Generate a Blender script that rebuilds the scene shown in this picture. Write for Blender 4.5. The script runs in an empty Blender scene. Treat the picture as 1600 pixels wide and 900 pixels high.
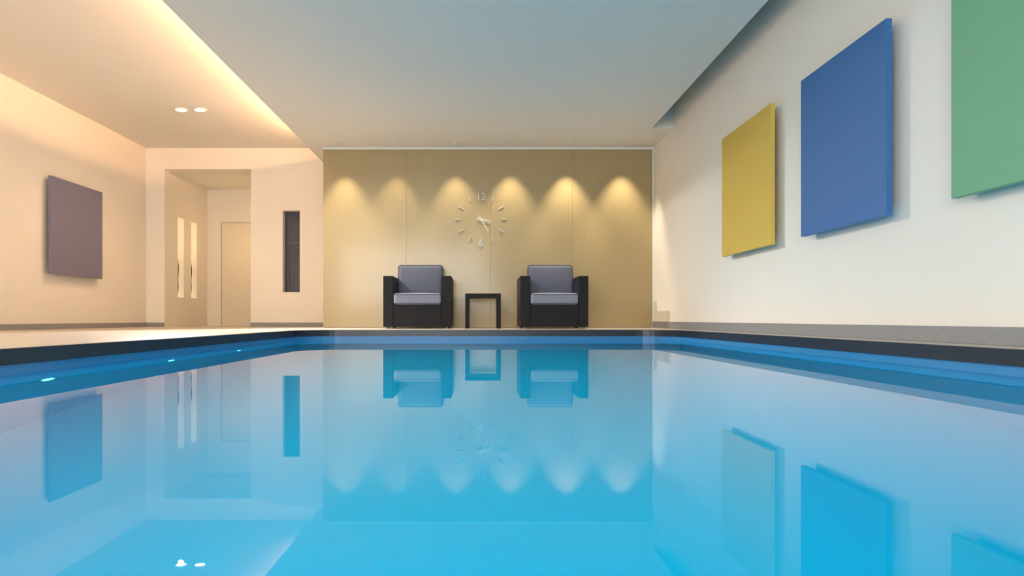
import bpy, bmesh, math
from mathutils import Vector, Matrix
sc = bpy.context.scene
COL = sc.collection
PI = math.pi
E = 0.112            # eye height above the deck (deck top is z = 0)
WATER = -0.098
sc.view_settings.view_transform = 'Standard'
sc.view_settings.look = 'None'

# ------------------------------------------------------------------ materials
def srgb(r, g, b):
    f = lambda c: (c/12.92 if c <= .04045 else ((c+.055)/1.055)**2.4)
    return (f(r/255), f(g/255), f(b/255), 1)

def mat(name, col, rough=.6, metal=0, noise=0, nscale=20, bump=0, bscale=60, coat=0, spec=.5, emis=None, estr=0):
    m = bpy.data.materials.new(name); m.use_nodes = True
    nt = m.node_tree; b = nt.nodes['Principled BSDF']
    b.inputs['Base Color'].default_value = col
    b.inputs['Roughness'].default_value = rough
    b.inputs['Metallic'].default_value = metal
    b.inputs['Coat Weight'].default_value = coat
    b.inputs['Specular IOR Level'].default_value = spec
    tc = nt.nodes.new('ShaderNodeTexCoord')
    if noise:
        n = nt.nodes.new('ShaderNodeTexNoise'); n.inputs['Scale'].default_value = nscale
        n.inputs['Detail'].default_value = 6
        nt.links.new(tc.outputs['Object'], n.inputs['Vector'])
        mx = nt.nodes.new('ShaderNodeMix'); mx.data_type = 'RGBA'
        mx.inputs[6].default_value = tuple(c*(1-noise) for c in col[:3])+(1,)
        mx.inputs[7].default_value = tuple(min(1, c*(1+noise)) for c in col[:3])+(1,)
        nt.links.new(n.outputs['Fac'], mx.inputs[0])
        nt.links.new(mx.outputs[2], b.inputs['Base Color'])
    if bump:
        n2 = nt.nodes.new('ShaderNodeTexNoise'); n2.inputs['Scale'].default_value = bscale
        nt.links.new(tc.outputs['Object'], n2.inputs['Vector'])
        bp = nt.nodes.new('ShaderNodeBump'); bp.inputs['Strength'].default_value = bump
        bp.inputs['Distance'].default_value = .004
        nt.links.new(n2.outputs['Fac'], bp.inputs['Height'])
        nt.links.new(bp.outputs['Normal'], b.inputs['Normal'])
    if emis:
        b.inputs['Emission Color'].default_value = emis
        b.inputs['Emission Strength'].default_value = estr
    return m

def wicker_mat():
    m = mat('woven_resin', srgb(44, 38, 40), .55, spec=.3)
    nt = m.node_tree; b = nt.nodes['Principled BSDF']
    tc = nt.nodes.new('ShaderNodeTexCoord')
    w1 = nt.nodes.new('ShaderNodeTexWave'); w1.bands_direction = 'Z'; w1.inputs['Scale'].default_value = 26
    w2 = nt.nodes.new('ShaderNodeTexWave'); w2.bands_direction = 'DIAGONAL'; w2.inputs['Scale'].default_value = 22
    for w in (w1, w2): nt.links.new(tc.outputs['Object'], w.inputs['Vector'])
    mu = nt.nodes.new('ShaderNodeMath'); mu.operation = 'MULTIPLY'
    nt.links.new(w1.outputs['Fac'], mu.inputs[0]); nt.links.new(w2.outputs['Fac'], mu.inputs[1])
    bp = nt.nodes.new('ShaderNodeBump'); bp.inputs['Strength'].default_value = .6; bp.inputs['Distance'].default_value = .004
    nt.links.new(mu.outputs[0], bp.inputs['Height']); nt.links.new(bp.outputs['Normal'], b.inputs['Normal'])
    mx = nt.nodes.new('ShaderNodeMix'); mx.data_type = 'RGBA'
    mx.inputs[6].default_value = srgb(20, 20, 26); mx.inputs[7].default_value = srgb(48, 48, 56)
    nt.links.new(mu.outputs[0], mx.inputs[0]); nt.links.new(mx.outputs[2], b.inputs['Base Color'])
    return m

def water_mat():
    m = bpy.data.materials.new('pool_water'); m.use_nodes = True
    nt = m.node_tree; nt.nodes.clear()
    out = nt.nodes.new('ShaderNodeOutputMaterial')
    gl = nt.nodes.new('ShaderNodeBsdfGlossy'); gl.inputs['Roughness'].default_value = .0
    gl.inputs['Color'].default_value = (.96, .95, 1, 1)
    rf = nt.nodes.new('ShaderNodeBsdfRefraction'); rf.inputs['Roughness'].default_value = 0; rf.inputs['IOR'].default_value = 1.33
    rf.inputs['Color'].default_value = (.03, .93, .97, 1)
    fr = nt.nodes.new('ShaderNodeFresnel'); fr.inputs['IOR'].default_value = 1.33
    mr = nt.nodes.new('ShaderNodeMapRange')
    mr.inputs['To Min'].default_value = -.03; mr.inputs['To Max'].default_value = .78
    nt.links.new(fr.outputs[0], mr.inputs['Value'])
    mx = nt.nodes.new('ShaderNodeMixShader')
    nt.links.new(mr.outputs[0], mx.inputs[0]); nt.links.new(rf.outputs[0], mx.inputs[1]); nt.links.new(gl.outputs[0], mx.inputs[2])
    nt.links.new(mx.outputs[0], out.inputs['Surface'])
    return m

def glass_panel_mat():
    m = mat('gold_glass', srgb(176, 158, 96), .35, coat=.5)
    nt = m.node_tree; b = nt.nodes['Principled BSDF']
    b.inputs['Coat Roughness'].default_value = .13
    tc = nt.nodes.new('ShaderNodeTexCoord')
    w = nt.nodes.new('ShaderNodeTexWave'); w.bands_direction = 'X'; w.inputs['Scale'].default_value = 14; w.inputs['Distortion'].default_value = .4
    nt.links.new(tc.outputs['Object'], w.inputs['Vector'])
    mx = nt.nodes.new('ShaderNodeMix'); mx.data_type = 'RGBA'
    mx.inputs[6].default_value = srgb(162, 144, 102); mx.inputs[7].default_value = srgb(170, 152, 110)
    nt.links.new(w.outputs['Fac'], mx.inputs[0]); nt.links.new(mx.outputs[2], b.inputs['Base Color'])
    return m

M = {
 'wall': mat('cream_plaster', srgb(243, 237, 226), .8, noise=.015, nscale=4, bump=.05, bscale=200, spec=.2),
 'ceil': mat('white_ceiling', srgb(236, 233, 224), .85, noise=.01, nscale=3, spec=.2),
 'slotdark': mat('slot_shade', srgb(60, 60, 54), .9, noise=.02),  # dark grey puts the shade up in the ceiling slot into the colour
 'deck': mat('beige_stone', srgb(196, 186, 172), .35, noise=.08, nscale=35),
 'base': mat('grey_granite', srgb(144, 146, 150), .5, noise=.25, nscale=90),
 'coping': mat('dark_stone', srgb(40, 44, 54), .3, noise=.3, nscale=60),
 'tile': mat('waterline_tile', srgb(64, 138, 190), .2, noise=.05, nscale=30),
 'basin': mat('basin_blue', srgb(2, 177, 214), .6, noise=.02, nscale=2),
 'water': water_mat(),
 'gold': glass_panel_mat(),
 'trim': mat('white_trim', srgb(225, 225, 215), .4, noise=.01),
 'wicker': wicker_mat(),
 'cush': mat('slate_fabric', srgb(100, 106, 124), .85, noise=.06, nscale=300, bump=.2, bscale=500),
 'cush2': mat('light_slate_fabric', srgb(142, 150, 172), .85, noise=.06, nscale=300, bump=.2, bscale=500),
 'pipe': mat('piping_fabric', srgb(80, 82, 98), .8, noise=.05),
 'silver': mat('brushed_silver', srgb(200, 198, 194), .4, metal=0, noise=.02),
 'yellow': mat('yellow_panel', srgb(220, 186, 84), .6, noise=.02, nscale=8),
 'blue': mat('blue_panel', srgb(50, 108, 170), .55, noise=.02, nscale=8),
 'green': mat('green_panel', srgb(112, 172, 134), .6, noise=.02, nscale=8),
 'mauve': mat('mauve_panel', srgb(114, 114, 140), .6, noise=.02, nscale=8),
 'bracket': mat('bracket_metal', srgb(120, 120, 120), .4, metal=.8, noise=.02),
 'dark': mat('window_glass_dark', srgb(62, 68, 82), .08, noise=.1),
 'slat': mat('slat_grey', srgb(104, 108, 120), .5, noise=.05),
 'frame': mat('window_frame_paint', srgb(120, 116, 110), .5, noise=.03),
 'door': mat('door_paint', srgb(232, 224, 202), .55, noise=.02),
 'gap': mat('door_frame_paint', srgb(200, 182, 150), .6, noise=.02),
 'lamp': mat('lamp_glow', (1, 1, 1, 1), .5, noise=.001, emis=(1, .93, .82, 1), estr=14),
 'warm': mat('warm_glow', (1, 1, 1, 1), .5, noise=.001, emis=(1, .74, .44, 1), estr=1.15),
 'led': mat('led_glow', (1, 1, 1, 1), .5, noise=.001, emis=(1, .6, .3, 1), estr=3),
 'plamp': mat('pool_lamp_glow', (1, 1, 1, 1), .5, noise=.001, emis=(1, .9, 1, 1), estr=7),
 'bronze': mat('dark_bronze', srgb(70, 52, 38), .4, metal=.7, noise=.1),
}
# the lamp glass glows white enough to keep its red through the water
M['plamp'].node_tree.nodes['Principled BSDF'].inputs['Emission Color'].default_value = (4, .8, 1, 1)

# ------------------------------------------------------------------ helpers
def box(bm, x0, x1, y0, y1, z0, z1, bev=0, seg=2):
    r = bmesh.ops.create_cube(bm, size=1)
    vs = r['verts']
    for v in vs:
        v.co = Vector(((x0+x1)/2+v.co.x*(x1-x0), (y0+y1)/2+v.co.y*(y1-y0), (z0+z1)/2+v.co.z*(z1-z0)))
    if bev:
        es = set(e for v in vs for e in v.link_edges)
        bmesh.ops.bevel(bm, geom=list(es), offset=bev, segments=seg, profile=.5, affect='EDGES')

def cyl(bm, r, h, center, axis='Z', n=32, r2=None):
    q = bmesh.ops.create_cone(bm, cap_ends=True, segments=n, radius1=r, radius2=r if r2 is None else r2, depth=h)
    R = Matrix() if axis == 'Z' else (Matrix.Rotation(PI/2, 4, 'X') if axis == 'Y' else Matrix.Rotation(PI/2, 4, 'Y'))
    for v in q['verts']: v.co = (R @ v.co) + Vector(center)

def ring(bm, ri, ro, h, center, axis='Z', n=40):
    vs = []
    R = Matrix() if axis == 'Z' else (Matrix.Rotation(PI/2, 4, 'X') if axis == 'Y' else Matrix.Rotation(PI/2, 4, 'Y'))
    for i in range(n):
        a = 2*PI*i/n; row = []
        for r, z in ((ri, -h/2), (ro, -h/2), (ro, h/2), (ri, h/2)):
            row.append(bm.verts.new((R @ Vector((r*math.cos(a), r*math.sin(a), z)))+Vector(center)))
        vs.append(row)
    for i in range(n):
        a, b = vs[i], vs[(i+1) % n]
        for k in range(4): bm.faces.new((a[k], a[(k+1) % 4], b[(k+1) % 4], b[k]))

def cushion(bm, hx, hy, hz, r, bulge, cuts=16):
    q = bmesh.ops.create_cube(bm, size=2)
    bmesh.ops.subdivide_edges(bm, edges=bm.edges[:], cuts=cuts, use_grid_fill=True)
    for v in bm.verts:
        u = v.co.copy()
        u = Vector([math.copysign(abs(c)**.75, c) for c in u])
        p = Vector((u.x*hx, u.y*hy, u.z*hz))
        c = Vector((max(-hx+r, min(hx-r, p.x)), max(-hy+r, min(hy-r, p.y)), max(-hz+r, min(hz-r, p.z))))
        d = p-c
        if d.length > 1e-6: p = c+d.normalized()*r
        p.z += bulge*math.copysign(1, u.z)*(1-u.x**2)*(1-u.y**2)*(1 if abs(u.z) > .98 else abs(u.z))
        v.co = p

def tube_loop(bm, pts, r, n=8):
    rings = []
    N = len(pts)
    for i, p in enumerate(pts):
        t = (pts[(i+1) % N]-pts[i-1]).normalized()
        s = Vector((0, 0, 1)) if abs(t.z) < .9 else Vector((0, 1, 0))
        a = t.cross(s).normalized(); b = t.cross(a).normalized()
        rings.append([bm.verts.new(p+a*r*math.cos(2*PI*k/n)+b*r*math.sin(2*PI*k/n)) for k in range(n)])
    for i in range(N):
        A, B = rings[i], rings[(i+1) % N]
        for k in range(n): bm.faces.new((A[k], A[(k+1) % n], B[(k+1) % n], B[k]))

def round_rect(hx, hy, r, z, n=8):
    pts = []
    for cx, cy, a0 in ((hx-r, hy-r, 0), (-hx+r, hy-r, PI/2), (-hx+r, -hy+r, PI), (hx-r, -hy+r, 1.5*PI)):
        for k in range(n+1):
            a = a0+k*PI/2/n
            pts.append(Vector((cx+r*math.cos(a), cy+r*math.sin(a), z)))
    return pts

def obj(name, bm, m, parent=None, smooth=False):
    bmesh.ops.recalc_face_normals(bm, faces=bm.faces[:])
    me = bpy.data.meshes.new(name); bm.to_mesh(me); bm.free()
    me.materials.append(M[m])
    if smooth:
        for p in me.polygons: p.use_smooth = True
    o = bpy.data.objects.new(name, me); COL.objects.link(o)
    if parent: o.parent = parent
    return o

def bobj(name, m, boxes, parent=None, bev=0):
    bm = bmesh.new()
    for b in boxes: box(bm, *b, bev=bev)
    return obj(name, bm, m, parent)

def struct(name, m, boxes, bev=0, parent=None):
    o = bobj(name, m, boxes, parent, bev)
    if not parent: o['kind'] = 'structure'
    return o

def thing(name, label, cat, loc=(0, 0, 0), rz=0, group=None):
    o = bpy.data.objects.new(name, None); COL.objects.link(o)
    o.location = loc; o.rotation_euler = (0, 0, rz)
    o['label'] = label; o['category'] = cat
    if group: o['group'] = group
    return o

def dup(root, loc, label):
    r = root.copy(); COL.objects.link(r); r.location = loc; r['label'] = label
    for ch in list(root.children):
        c = ch.copy(); COL.objects.link(c); c.parent = r
        for g in ch.children:
            d = g.copy(); COL.objects.link(d); d.parent = c
    return r

def lamp(name, kind, loc, power, color, direction=(0, 0, -1), **kw):
    l = bpy.data.lights.new(name, kind); l.energy = power; l.color = color
    for k, v in kw.items(): setattr(l, k, v)
    o = bpy.data.objects.new(name, l); COL.objects.link(o); o.location = loc
    o.rotation_euler = Vector(direction).to_track_quat('-Z', 'Y').to_euler()
    return o

# ------------------------------------------------------------------ dimensions
XR = 2.184; XL = -4.58; YF = 8.8; YB = 9.7; YN = -2.6
PX0, PX1, PY0, PY1 = -1.75, 1.95, -1.6, 7.0
ZC = E+2.14; ZU = E+2.35
LIP = -2.13
# ------------------------------------------------------------------ shell
struct('floor', 'deck', [(XL-.1, PX0-.3, YN, 11.4, -.3, 0), (PX1+.14, XR+.15, YN, YB, -.3, 0),
                       (PX0-.3, PX1+.14, PY1+.22, 9.9, -.3, 0), (PX0-.3, PX1+.14, YN, PY0-.3, -.3, 0)])

def outline(l, r, n_, f, rad, seg=10):
    """rounded rectangle grown by l, r, n_, f beyond the pool's left, right, near and far edges"""
    x0, x1, y0, y1 = PX0-l, PX1+r, PY0-n_, PY1+f
    pts = []
    for cx, cy, a0, q in ((x1-rad, y1-rad, 0, rad), (x0+rad, y1-rad, PI/2, rad), (x0+rad, y0+rad, PI, rad), (x1-rad, y0+rad, 1.5*PI, rad)):
        for k in range(seg+1):
            a = a0+k*PI/2/seg
            pts.append((cx+q*math.cos(a), cy+q*math.sin(a)))
    return pts

def ring_strip(name, inner, outer, z0, z1, m, bottom=None):
    bm = bmesh.new(); N = len(inner); rows = []
    for (a, b), (c_, d_) in zip(inner, outer):
        rows.append([bm.verts.new((a, b, z0)), bm.verts.new((c_, d_, z0)), bm.verts.new((c_, d_, z1)), bm.verts.new((a, b, z1))])
    for i in range(N):
        A, B = rows[i], rows[(i+1) % N]
        for k in range(4): bm.faces.new((A[k], A[(k+1) % 4], B[(k+1) % 4], B[k]))
    if bottom is not None:
        bm.faces.new([bm.verts.new((x, y, bottom)) for x, y in outer])
    o = obj(name, bm, m); o['kind'] = 'structure'
    return o
RC = .38; g = .03
ring_strip('trim_1', outline(g, g, g, g, RC+g), outline(.3, .14, .3, .22, .001), -.05, 0, 'deck')
ring_strip('trim_2', outline(-.012, -.012, -.012, -.012, RC-.012), outline(g, g, g, g, RC+g), -.06, .001, 'coping')
ring_strip('trim_3', outline(0, 0, 0, 0, RC), outline(g, g, g, g, RC+g), -.16, -.06, 'tile')
ring_strip('wall_pool', outline(0, 0, 0, 0, RC), outline(.1, .1, .1, .1, RC+.1), -1.5, -.16, 'basin', bottom=-1.5)
bm = bmesh.new()
bm.faces.new([bm.verts.new((x, y, WATER)) for x, y in outline(0, 0, 0, 0, RC)])
w = obj('pool_water', bm, 'water'); w['kind'] = 'stuff'; w['label'] = 'calm clear blue water filling the indoor pool'; w['category'] = 'water'
if w.data.polygons[0].normal.z < 0: w.data.flip_normals()

struct('wall_right', 'wall', [(XR, XR+.15, YN, YB, 0, 2.75)])
struct('wall_left', 'wall', [(XL-.15, XL, YN, YB+.15, 0, 2.75)])
struct('wall_rear', 'wall', [(XL-.15, XR+.15, YN-.15, YN, 0, 2.75)])
GX = -1.944
struct('wall_far', 'wall', [(GX, XR, YF+.03, YB+.1, 0, 2.75)])
AX0, AX1, AZ = -4.33, -3.14, E+2.06
WX0, WX1, WZ0, WZ1 = -2.70, -2.465, E+.365, E+1.49
struct('wall_back', 'wall', [(XL, AX0, YB, YB+.15, 0, 2.75), (AX0, AX1, YB, YB+.15, AZ, 2.75), (AX1, WX0, YB, YB+.15, 0, 2.75),
                           (WX0, WX1, YB, YB+.15, 0, WZ0), (WX0, WX1, YB, YB+.15, WZ1, 2.75), (WX1, GX, YB, YB+.15, 0, 2.75)])
YA = 11.23
s1, s2 = (10.13, 10.34), (10.6, 10.81); SZ0, SZ1 = E+.31, E+1.465
struct('wall_alcove_left', 'wall', [(AX0-.12, AX0, YB+.15, s1[0], 0, AZ), (AX0-.12, AX0, s1[1], s2[0], 0, AZ), (AX0-.12, AX0, s2[1], YA, 0, AZ),
      (AX0-.12, AX0, s1[0], s1[1], 0, SZ0), (AX0-.12, AX0, s1[0], s1[1], SZ1, AZ),
      (AX0-.12, AX0, s2[0], s2[1], 0, SZ0), (AX0-.12, AX0, s2[0], s2[1], SZ1, AZ),
      (AX0-.16, AX0-.12, YB+.15, YA, 0, AZ)])
struct('wall_alcove_right', 'wall', [(AX1, AX1+.1, YB+.15, YA+.1, 0, AZ)])
struct('wall_alcove_back', 'wall', [(AX0-.16, AX1, YA, YA+.1, 0, AZ)])
struct('ceiling_alcove', 'ceil', [(AX0-.16, AX1+.1, YB+.15, YA+.1, AZ, AZ+.1)])
# lowered ceiling: thin lip in front of a light trough, slot beside the right wall
SX = 1.945
struct('ceiling_lowered', 'ceil', [(LIP, -1.75, YN, YB, ZC, ZC+.05), (-1.75, SX, YN, YB, ZC, ZC+.5), (SX, XR, 7.9, YF+.03, ZC, ZC+.5)])
struct('ceiling', 'ceil', [(XL, -1.75, YN, YB, ZU, ZU+.1)])
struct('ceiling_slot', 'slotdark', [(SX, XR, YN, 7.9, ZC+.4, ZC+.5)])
BH = .078
struct('baseboard_right', 'base', [(XR-.014, XR, YN, YF, 0, BH)], bev=.002)
struct('baseboard_left', 'base', [(XL, XL+.014, YN, YB, 0, .06)], bev=.002)
struct('baseboard_back', 'base', [(XL+.014, AX0, YB-.014, YB, 0, .06), (AX1, GX, YB-.014, YB, 0, .06)], bev=.002)
# door in the alcove
d = bobj('door_1', 'door', [(-4.09, AX1, YA-.012, YA, 0, E+1.52)]); d['kind'] = 'structure'
bobj('door_frame', 'gap', [(-4.105, -4.09, YA-.014, YA, 0, E+1.535), (-4.09, AX1, YA-.014, YA, E+1.52, E+1.535)], d)
# slit window
wn = bobj('window_1', 'dark', [(WX0, WX1, YB+.11, YB+.13, WZ0, WZ1)]); wn['kind'] = 'structure'
bobj('window_frame', 'frame', [(WX0, WX0+.012, YB+.09, YB+.11, WZ0, WZ1), (WX1-.012, WX1, YB+.09, YB+.11, WZ0, WZ1),
                             (WX0+.012, WX1-.012, YB+.09, YB+.11, WZ1-.012, WZ1), (WX0+.012, WX1-.012, YB+.09, YB+.11, WZ0, WZ0+.012)], wn)
for k, (dx, hh) in enumerate(((.105, .60), (.15, .42), (.185, .50))):
    x = WX0+dx
    bobj('slat', 'slat', [(x, x+.008, YB+.104, YB+.109, WZ0+.015, WZ0+hh)], wn)
bobj('mullion', 'slat', [(WX0+.012, WX1-.012, YB+.104, YB+.109, WZ1-.44, WZ1-.432)], wn)

# ------------------------------------------------------------------ gold glass wall
gx = [GX, -.904, .145, 1.17, XR-.02]
gl = ['gold glass wall panel at the left end, beside the opening wall', 'gold glass wall panel behind the left armchair and left half of clock',
      'gold glass wall panel behind the right half of clock and right armchair', 'gold glass wall panel in the right corner beside the cream wall']
for i in range(4):
    o = bobj('glass_wall_panel', 'gold', [(gx[i]+.0008, gx[i+1]-.0008, YF, YF+.028, .005, ZC-.03)], bev=.0006)
    o['label'] = gl[i]; o['category'] = 'wall panel'; o['group'] = 'gold glass wall panels'
struct('trim_4', 'trim', [(GX, XR, YF-.015, YF+.029, ZC-.028, ZC)])
struct('trim_5', 'trim', [(XR-.018, XR, YF-.012, YF+.029, 0, ZC-.028)])

# ------------------------------------------------------------------ wall art panels
def art(x, side, y0, y1, z0, z1, m, label):
    yc, zc = (y0+y1)/2, (z0+z1)/2
    t = thing('wall_art_panel', label, 'wall art', (x, yc, zc), 0, 'square coloured wall panels')
    bm = bmesh.new(); hy, hz = (y1-y0)/2, (z1-z0)/2
    xa, xb = (0, .032) if side > 0 else (-.032, 0)
    box(bm, xa, xb, -hy, hy, -hz, hz, bev=.002)
    obj('panel', bm, m, t)
    gap = (XR-x-.032) if side > 0 else (x-.032-XL)
    for sy in (-1, 1):
        bx = (.032, .032+gap) if side > 0 else (-.032-gap, -.032)
        bobj('bracket', 'bracket', [(bx[0], bx[1], sy*hy*.6-.02, sy*hy*.6+.02, -.06, .06)], t)
art(2.10, 1, 5.066, 6.08, E+.534, E+1.55, 'yellow', 'square mustard yellow panel hung on the cream wall')
art(2.10, 1, 3.63, 4.59, E+.534, E+1.55, 'blue', 'square royal blue panel hung between the yellow and green panels')
art(2.10, 1, 2.12, 3.13, E+.534, E+1.55, 'green', 'square green panel cut off by the edge of view')
art(-4.50, -1, 7.41, 8.42, E+.475, E+1.51, 'mauve', 'square greyish mauve panel on the warm lit wall')

# ------------------------------------------------------------------ clock
ck = thing('wall_clock', 'silver wall clock of separate hour marks on gold glass wall', 'clock', (.03, YF-.007, E+1.24))
for h in range(12):
    if h in (0, 6): continue
    a = math.radians(h*30)
    bm = bmesh.new(); box(bm, -.005, .005, -.003, .006, -.034, .034, bev=.002)
    bmesh.ops.transform(bm, matrix=Matrix.Rotation(a, 4, 'Y'), verts=bm.verts)
    bmesh.ops.translate(bm, vec=(.29*math.sin(a), 0, .29*math.cos(a)), verts=bm.verts)
    obj('hour_mark', bm, 'silver', ck)
for txt, z in (('12', .285), ('6', -.295)):
    cu = bpy.data.curves.new('numeral', 'FONT'); cu.body = txt; cu.size = .125; cu.extrude = .003
    cu.align_x = 'CENTER'; cu.align_y = 'CENTER'; cu.offset = 0.0008
    tmp = bpy.data.objects.new('tmp', cu); COL.objects.link(tmp)
    bpy.context.view_layer.update()
    me = bpy.data.meshes.new_from_object(tmp.evaluated_get(bpy.context.evaluated_depsgraph_get()))
    bpy.data.objects.remove(tmp)
    me.transform(Matrix.Translation((0, .002, z)) @ Matrix.Rotation(PI/2, 4, 'X'))
    me.materials.clear(); me.materials.append(M['silver'])
    o = bpy.data.objects.new('numeral', me); COL.objects.link(o); o.parent = ck
def hand(name, ang, l0, l1, wd, y):
    bm = bmesh.new()
    q = [(-wd*.5, -l0), (wd*.5, -l0), (wd*.7, l1*.15), (wd*.25, l1), (-wd*.25, l1), (-wd*.7, l1*.15)]
    f = [bm.verts.new((x, y-.0015, z)) for x, z in q]; b = [bm.verts.new((x, y+.0015, z)) for x, z in q]
    bm.faces.new(f); bm.faces.new(b[::-1])
    for i in range(6): bm.faces.new((f[i], f[(i+1) % 6], b[(i+1) % 6], b[i]))
    bmesh.ops.transform(bm, matrix=Matrix.Rotation(math.radians(ang), 4, 'Y'), verts=bm.verts)
    obj(name, bm, 'silver', ck)
hand('hour_hand', 103, .06, .13, .018, -.004)
hand('minute_hand', 150, .05, .18, .013, -.009)
bm = bmesh.new(); cyl(bm, .018, .018, (0, -.003, 0), 'Y'); obj('hub', bm, 'silver', ck)

# ------------------------------------------------------------------ armchairs
def armchair(x, label):
    t = thing('armchair', label, 'armchair', (x, 8.36, 0), 0, 'pair of cube armchairs')
    W, D, A = .388, .35, .114
    for sx in (-1, 1):
        bobj('arm', 'wicker', [(min(sx*W, sx*(W-A)), max(sx*W, sx*(W-A)), -D, D, .018, .60)], t, bev=.008)
    bobj('seat_base', 'wicker', [(-W+A, W-A, -D+.004, D-.1, .018, .272)], t, bev=.004)
    bobj('backrest', 'wicker', [(-W+A, W-A, D-.1, D, .018, .60)], t, bev=.006)
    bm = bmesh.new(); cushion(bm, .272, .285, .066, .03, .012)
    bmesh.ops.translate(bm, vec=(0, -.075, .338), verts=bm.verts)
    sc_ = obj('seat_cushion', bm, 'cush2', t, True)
    for z in (.338+.052, .338-.052):
        bm = bmesh.new(); tube_loop(bm, round_rect(.270, .283, .03, 0), .0045)
        bmesh.ops.translate(bm, vec=(0, -.075, z), verts=bm.verts); obj('piping', bm, 'pipe', sc_, True)
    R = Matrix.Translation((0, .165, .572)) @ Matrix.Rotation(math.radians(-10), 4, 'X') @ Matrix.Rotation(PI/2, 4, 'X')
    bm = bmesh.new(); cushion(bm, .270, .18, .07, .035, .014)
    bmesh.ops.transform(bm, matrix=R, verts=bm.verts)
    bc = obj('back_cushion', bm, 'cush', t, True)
    for z in (.055, -.055):
        bm = bmesh.new(); tube_loop(bm, round_rect(.268, .178, .03, z), .0045)
        bmesh.ops.transform(bm, matrix=R, verts=bm.verts); obj('piping', bm, 'pipe', bc, True)
    for sx in (-1, 1):
        for sy in (-1, 1):
            bm = bmesh.new(); cyl(bm, .02, .018, (sx*(W-.05), sy*(D-.05), .009)); obj('foot', bm, 'bracket', t)
    return t
a1 = armchair(-.70, 'dark woven cube armchair with slate cushions, left of side table')
a2 = dup(a1, (.862, 8.36, 0), 'dark woven cube armchair with slate cushions, right of side table')

# ------------------------------------------------------------------ side table
st = thing('side_table', 'small square dark woven side table between the two armchairs', 'side table', (.05, 8.26, 0))
h = .205
bobj('tabletop', 'wicker', [(-h, h, -h, h, .352, .402)], st, bev=.005)
for sx in (-1, 1):
    for sy in (-1, 1):
        x0, x1 = sorted((sx*h, sx*(h-.045))); y0, y1 = sorted((sy*h, sy*(h-.045)))
        bobj('leg', 'wicker', [(x0, x1, y0, y1, 0, .352)], st, bev=.004)

# ------------------------------------------------------------------ lights in the alcove niches
for i, (y0, y1) in enumerate((s1, s2)):
    t = thing('wall_light', ['tall glowing wall niche light nearer the alcove opening', 'tall glowing wall niche light nearer the alcove door'][i],
              'wall light', (AX0-.12, (y0+y1)/2, SZ0), 0, 'lit slots in the alcove wall')
    hy = (y1-y0)/2; H = SZ1-SZ0
    bobj('diffuser', 'warm', [(0, .012, -hy+.004, hy-.004, .004, H-.004)], t)
    bm = bmesh.new()
    n = 14; prev = None
    for k in range(n):
        z = .06+H*.48*k/(n-1); yy = .012*math.sin(k*.9); r = .016+.012*math.sin(PI*k/(n-1))
        rg = [bm.verts.new((.06+r*math.cos(2*PI*j/10), yy+r*math.sin(2*PI*j/10), z)) for j in range(10)]
        if prev:
            for j in range(10): bm.faces.new((prev[j], prev[(j+1) % 10], rg[(j+1) % 10], rg[j]))
        else: bm.faces.new(rg)
        prev = rg
    bm.faces.new(prev)
    obj('bracket', bm, 'bronze', t, True)

# ------------------------------------------------------------------ ceiling spots
def downlight(x, y, z, r, label, group, m='lamp'):
    t = thing('ceiling_downlight', label, 'downlight', (x, y, z), 0, group)
    bm = bmesh.new(); ring(bm, r*.75, r, .012, (0, 0, -.006)); obj('trim_ring', bm, 'trim', t, True)
    bm = bmesh.new(); cyl(bm, r*.75, .006, (0, 0, -.003)); obj('lamp_face', bm, m, t)
    return t
downlight(-3.34, 7.9, ZU, .075, 'left one of the two bright downlights in the upper ceiling', 'pair of bright downlights')
downlight(-3.13, 7.9, ZU, .075, 'right one of the two bright downlights in the upper ceiling', 'pair of bright downlights')
for x, az, pw in ((-3.34, -48, 600), (-3.13, -8, 400)):
    a = math.radians(az); t_ = math.tan(math.radians(42))
    lamp('downlight_lamp', 'SPOT', (x, 7.9, ZU-.03), pw, (1, .96, .91), (math.cos(a), math.sin(a), -t_), spot_size=math.radians(84), spot_blend=.8, shadow_soft_size=.025)
    lamp('downlight_floor_lamp', 'SPOT', (x, 7.9, ZU-.012), 30, (1, .68, .40), (0, 0, -1), spot_size=math.radians(140), spot_blend=.8, shadow_soft_size=.008)
words = ['first', 'second', 'third', 'fourth', 'fifth', 'sixth']
for i, (x, s_) in enumerate(zip((-1.664, -1.024, -.288, .392, 1.096, 1.776), (.65, .35, .6, .75, 1.05, .95))):
    downlight(x, 8.57, ZC, .03, words[i]+' small ceiling downlight from the left washing the gold wall', 'downlights along the gold glass wall', 'trim')
    lamp('wall_washer_lamp', 'SPOT', (x, 8.57, ZC-.02), 105*s_, (1, .82, .60), (0, .04, -1), spot_size=math.radians(66), spot_blend=.75, shadow_soft_size=.012)

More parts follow.
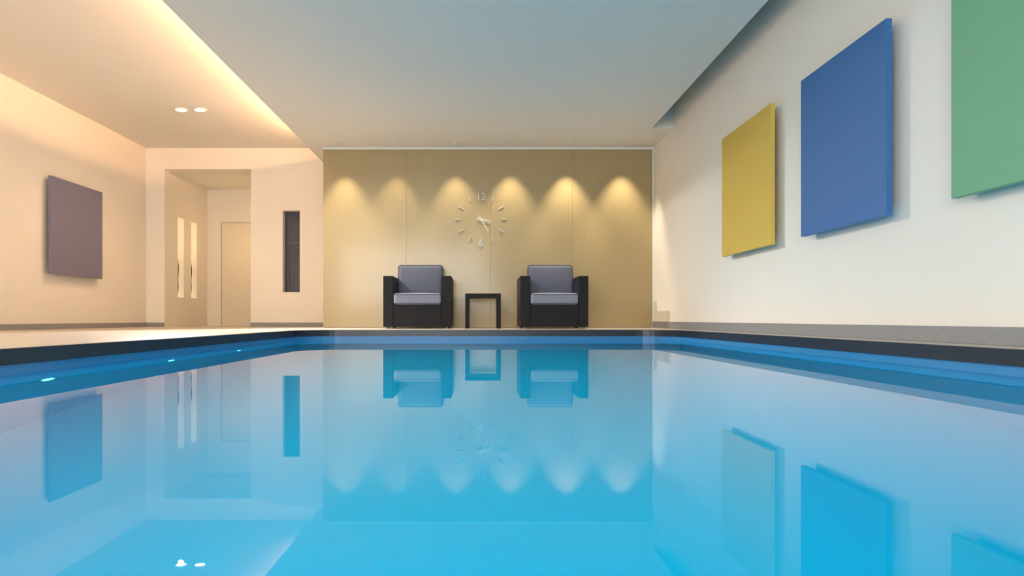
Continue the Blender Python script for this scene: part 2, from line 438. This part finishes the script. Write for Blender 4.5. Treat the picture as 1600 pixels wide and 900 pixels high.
# cove strip
t = bobj('cove_light_strip', 'led', [(-2.0, -1.985, YN+.1, YB-.1, ZC+.05, ZC+.062)])
t['label'] = 'warm light strip hidden along the lowered ceiling edge'; t['category'] = 'light strip'
cl = lamp('cove_lamp', 'AREA', (-1.93, (YN+YB)/2, ZC+.075), 250, (1, .52, .24), (-.6, 0, 1), shape='RECTANGLE', size=11.8, size_y=.03)
zax = -Vector((-.62, 0, .78)).normalized(); xax = Vector((0, 1, 0)); yax = zax.cross(xax)
cl.rotation_euler = Matrix((xax, yax, zax)).transposed().to_euler()
# unseen point light added to warm the alcove
lamp('alcove_fill', 'POINT', (-3.6, 10.6, AZ-.9), 4.5, (1, .64, .34), shadow_soft_size=0)
# soft fill light added behind the camera, no window there
lamp('rear_fill', 'AREA', (-1.6, YN+.2, 1.3), 225, (1, .985, .965), (.1, 1, .05), shape='RECTANGLE', size=4.5, size_y=1.7)

# ------------------------------------------------------------------ pool lights
for i, y in enumerate((2.84, 3.98, 5.1)):
    t = thing('pool_light', ['round underwater pool light nearest to the viewer', 'middle one of the three round underwater pool lights', 'round underwater pool light farthest from the viewer'][i],
              'pool light', (PX0, y, WATER-.42), 0, 'underwater lights in the pool wall')
    bm = bmesh.new(); ring(bm, .045, .06, .014, (.007, 0, 0), 'X'); obj('trim_ring', bm, 'silver', t, True)
    bm = bmesh.new(); cyl(bm, .045, .01, (.005, 0, 0), 'X'); obj('lamp_face', bm, 'plamp', t)
lamp('underwater_fill', 'AREA', ((PX0+PX1)/2, (PY0+PY1)/2, -.2), 70, (.8, .97, 1), (0, 0, -1), shape='RECTANGLE', size=3.4, size_y=8.0)  # broad unseen fill added under the surface to brighten the basin evenly

# ------------------------------------------------------------------ world + camera
wd = bpy.data.worlds.new('world'); sc.world = wd; wd.use_nodes = True
wd.node_tree.nodes['Background'].inputs[0].default_value = (.6, .75, .9, 1)
wd.node_tree.nodes['Background'].inputs[1].default_value = .3
cam = bpy.data.cameras.new('camera'); co = bpy.data.objects.new('camera', cam); COL.objects.link(co)
cam.sensor_width = 36; cam.lens = 36*1100/1600
cam.shift_x = 52/1600; cam.shift_y = 48/1600
co.location = (0, 0, E); co.rotation_euler = (PI/2, 0, 0)
cam.clip_start = .01
sc.camera = co
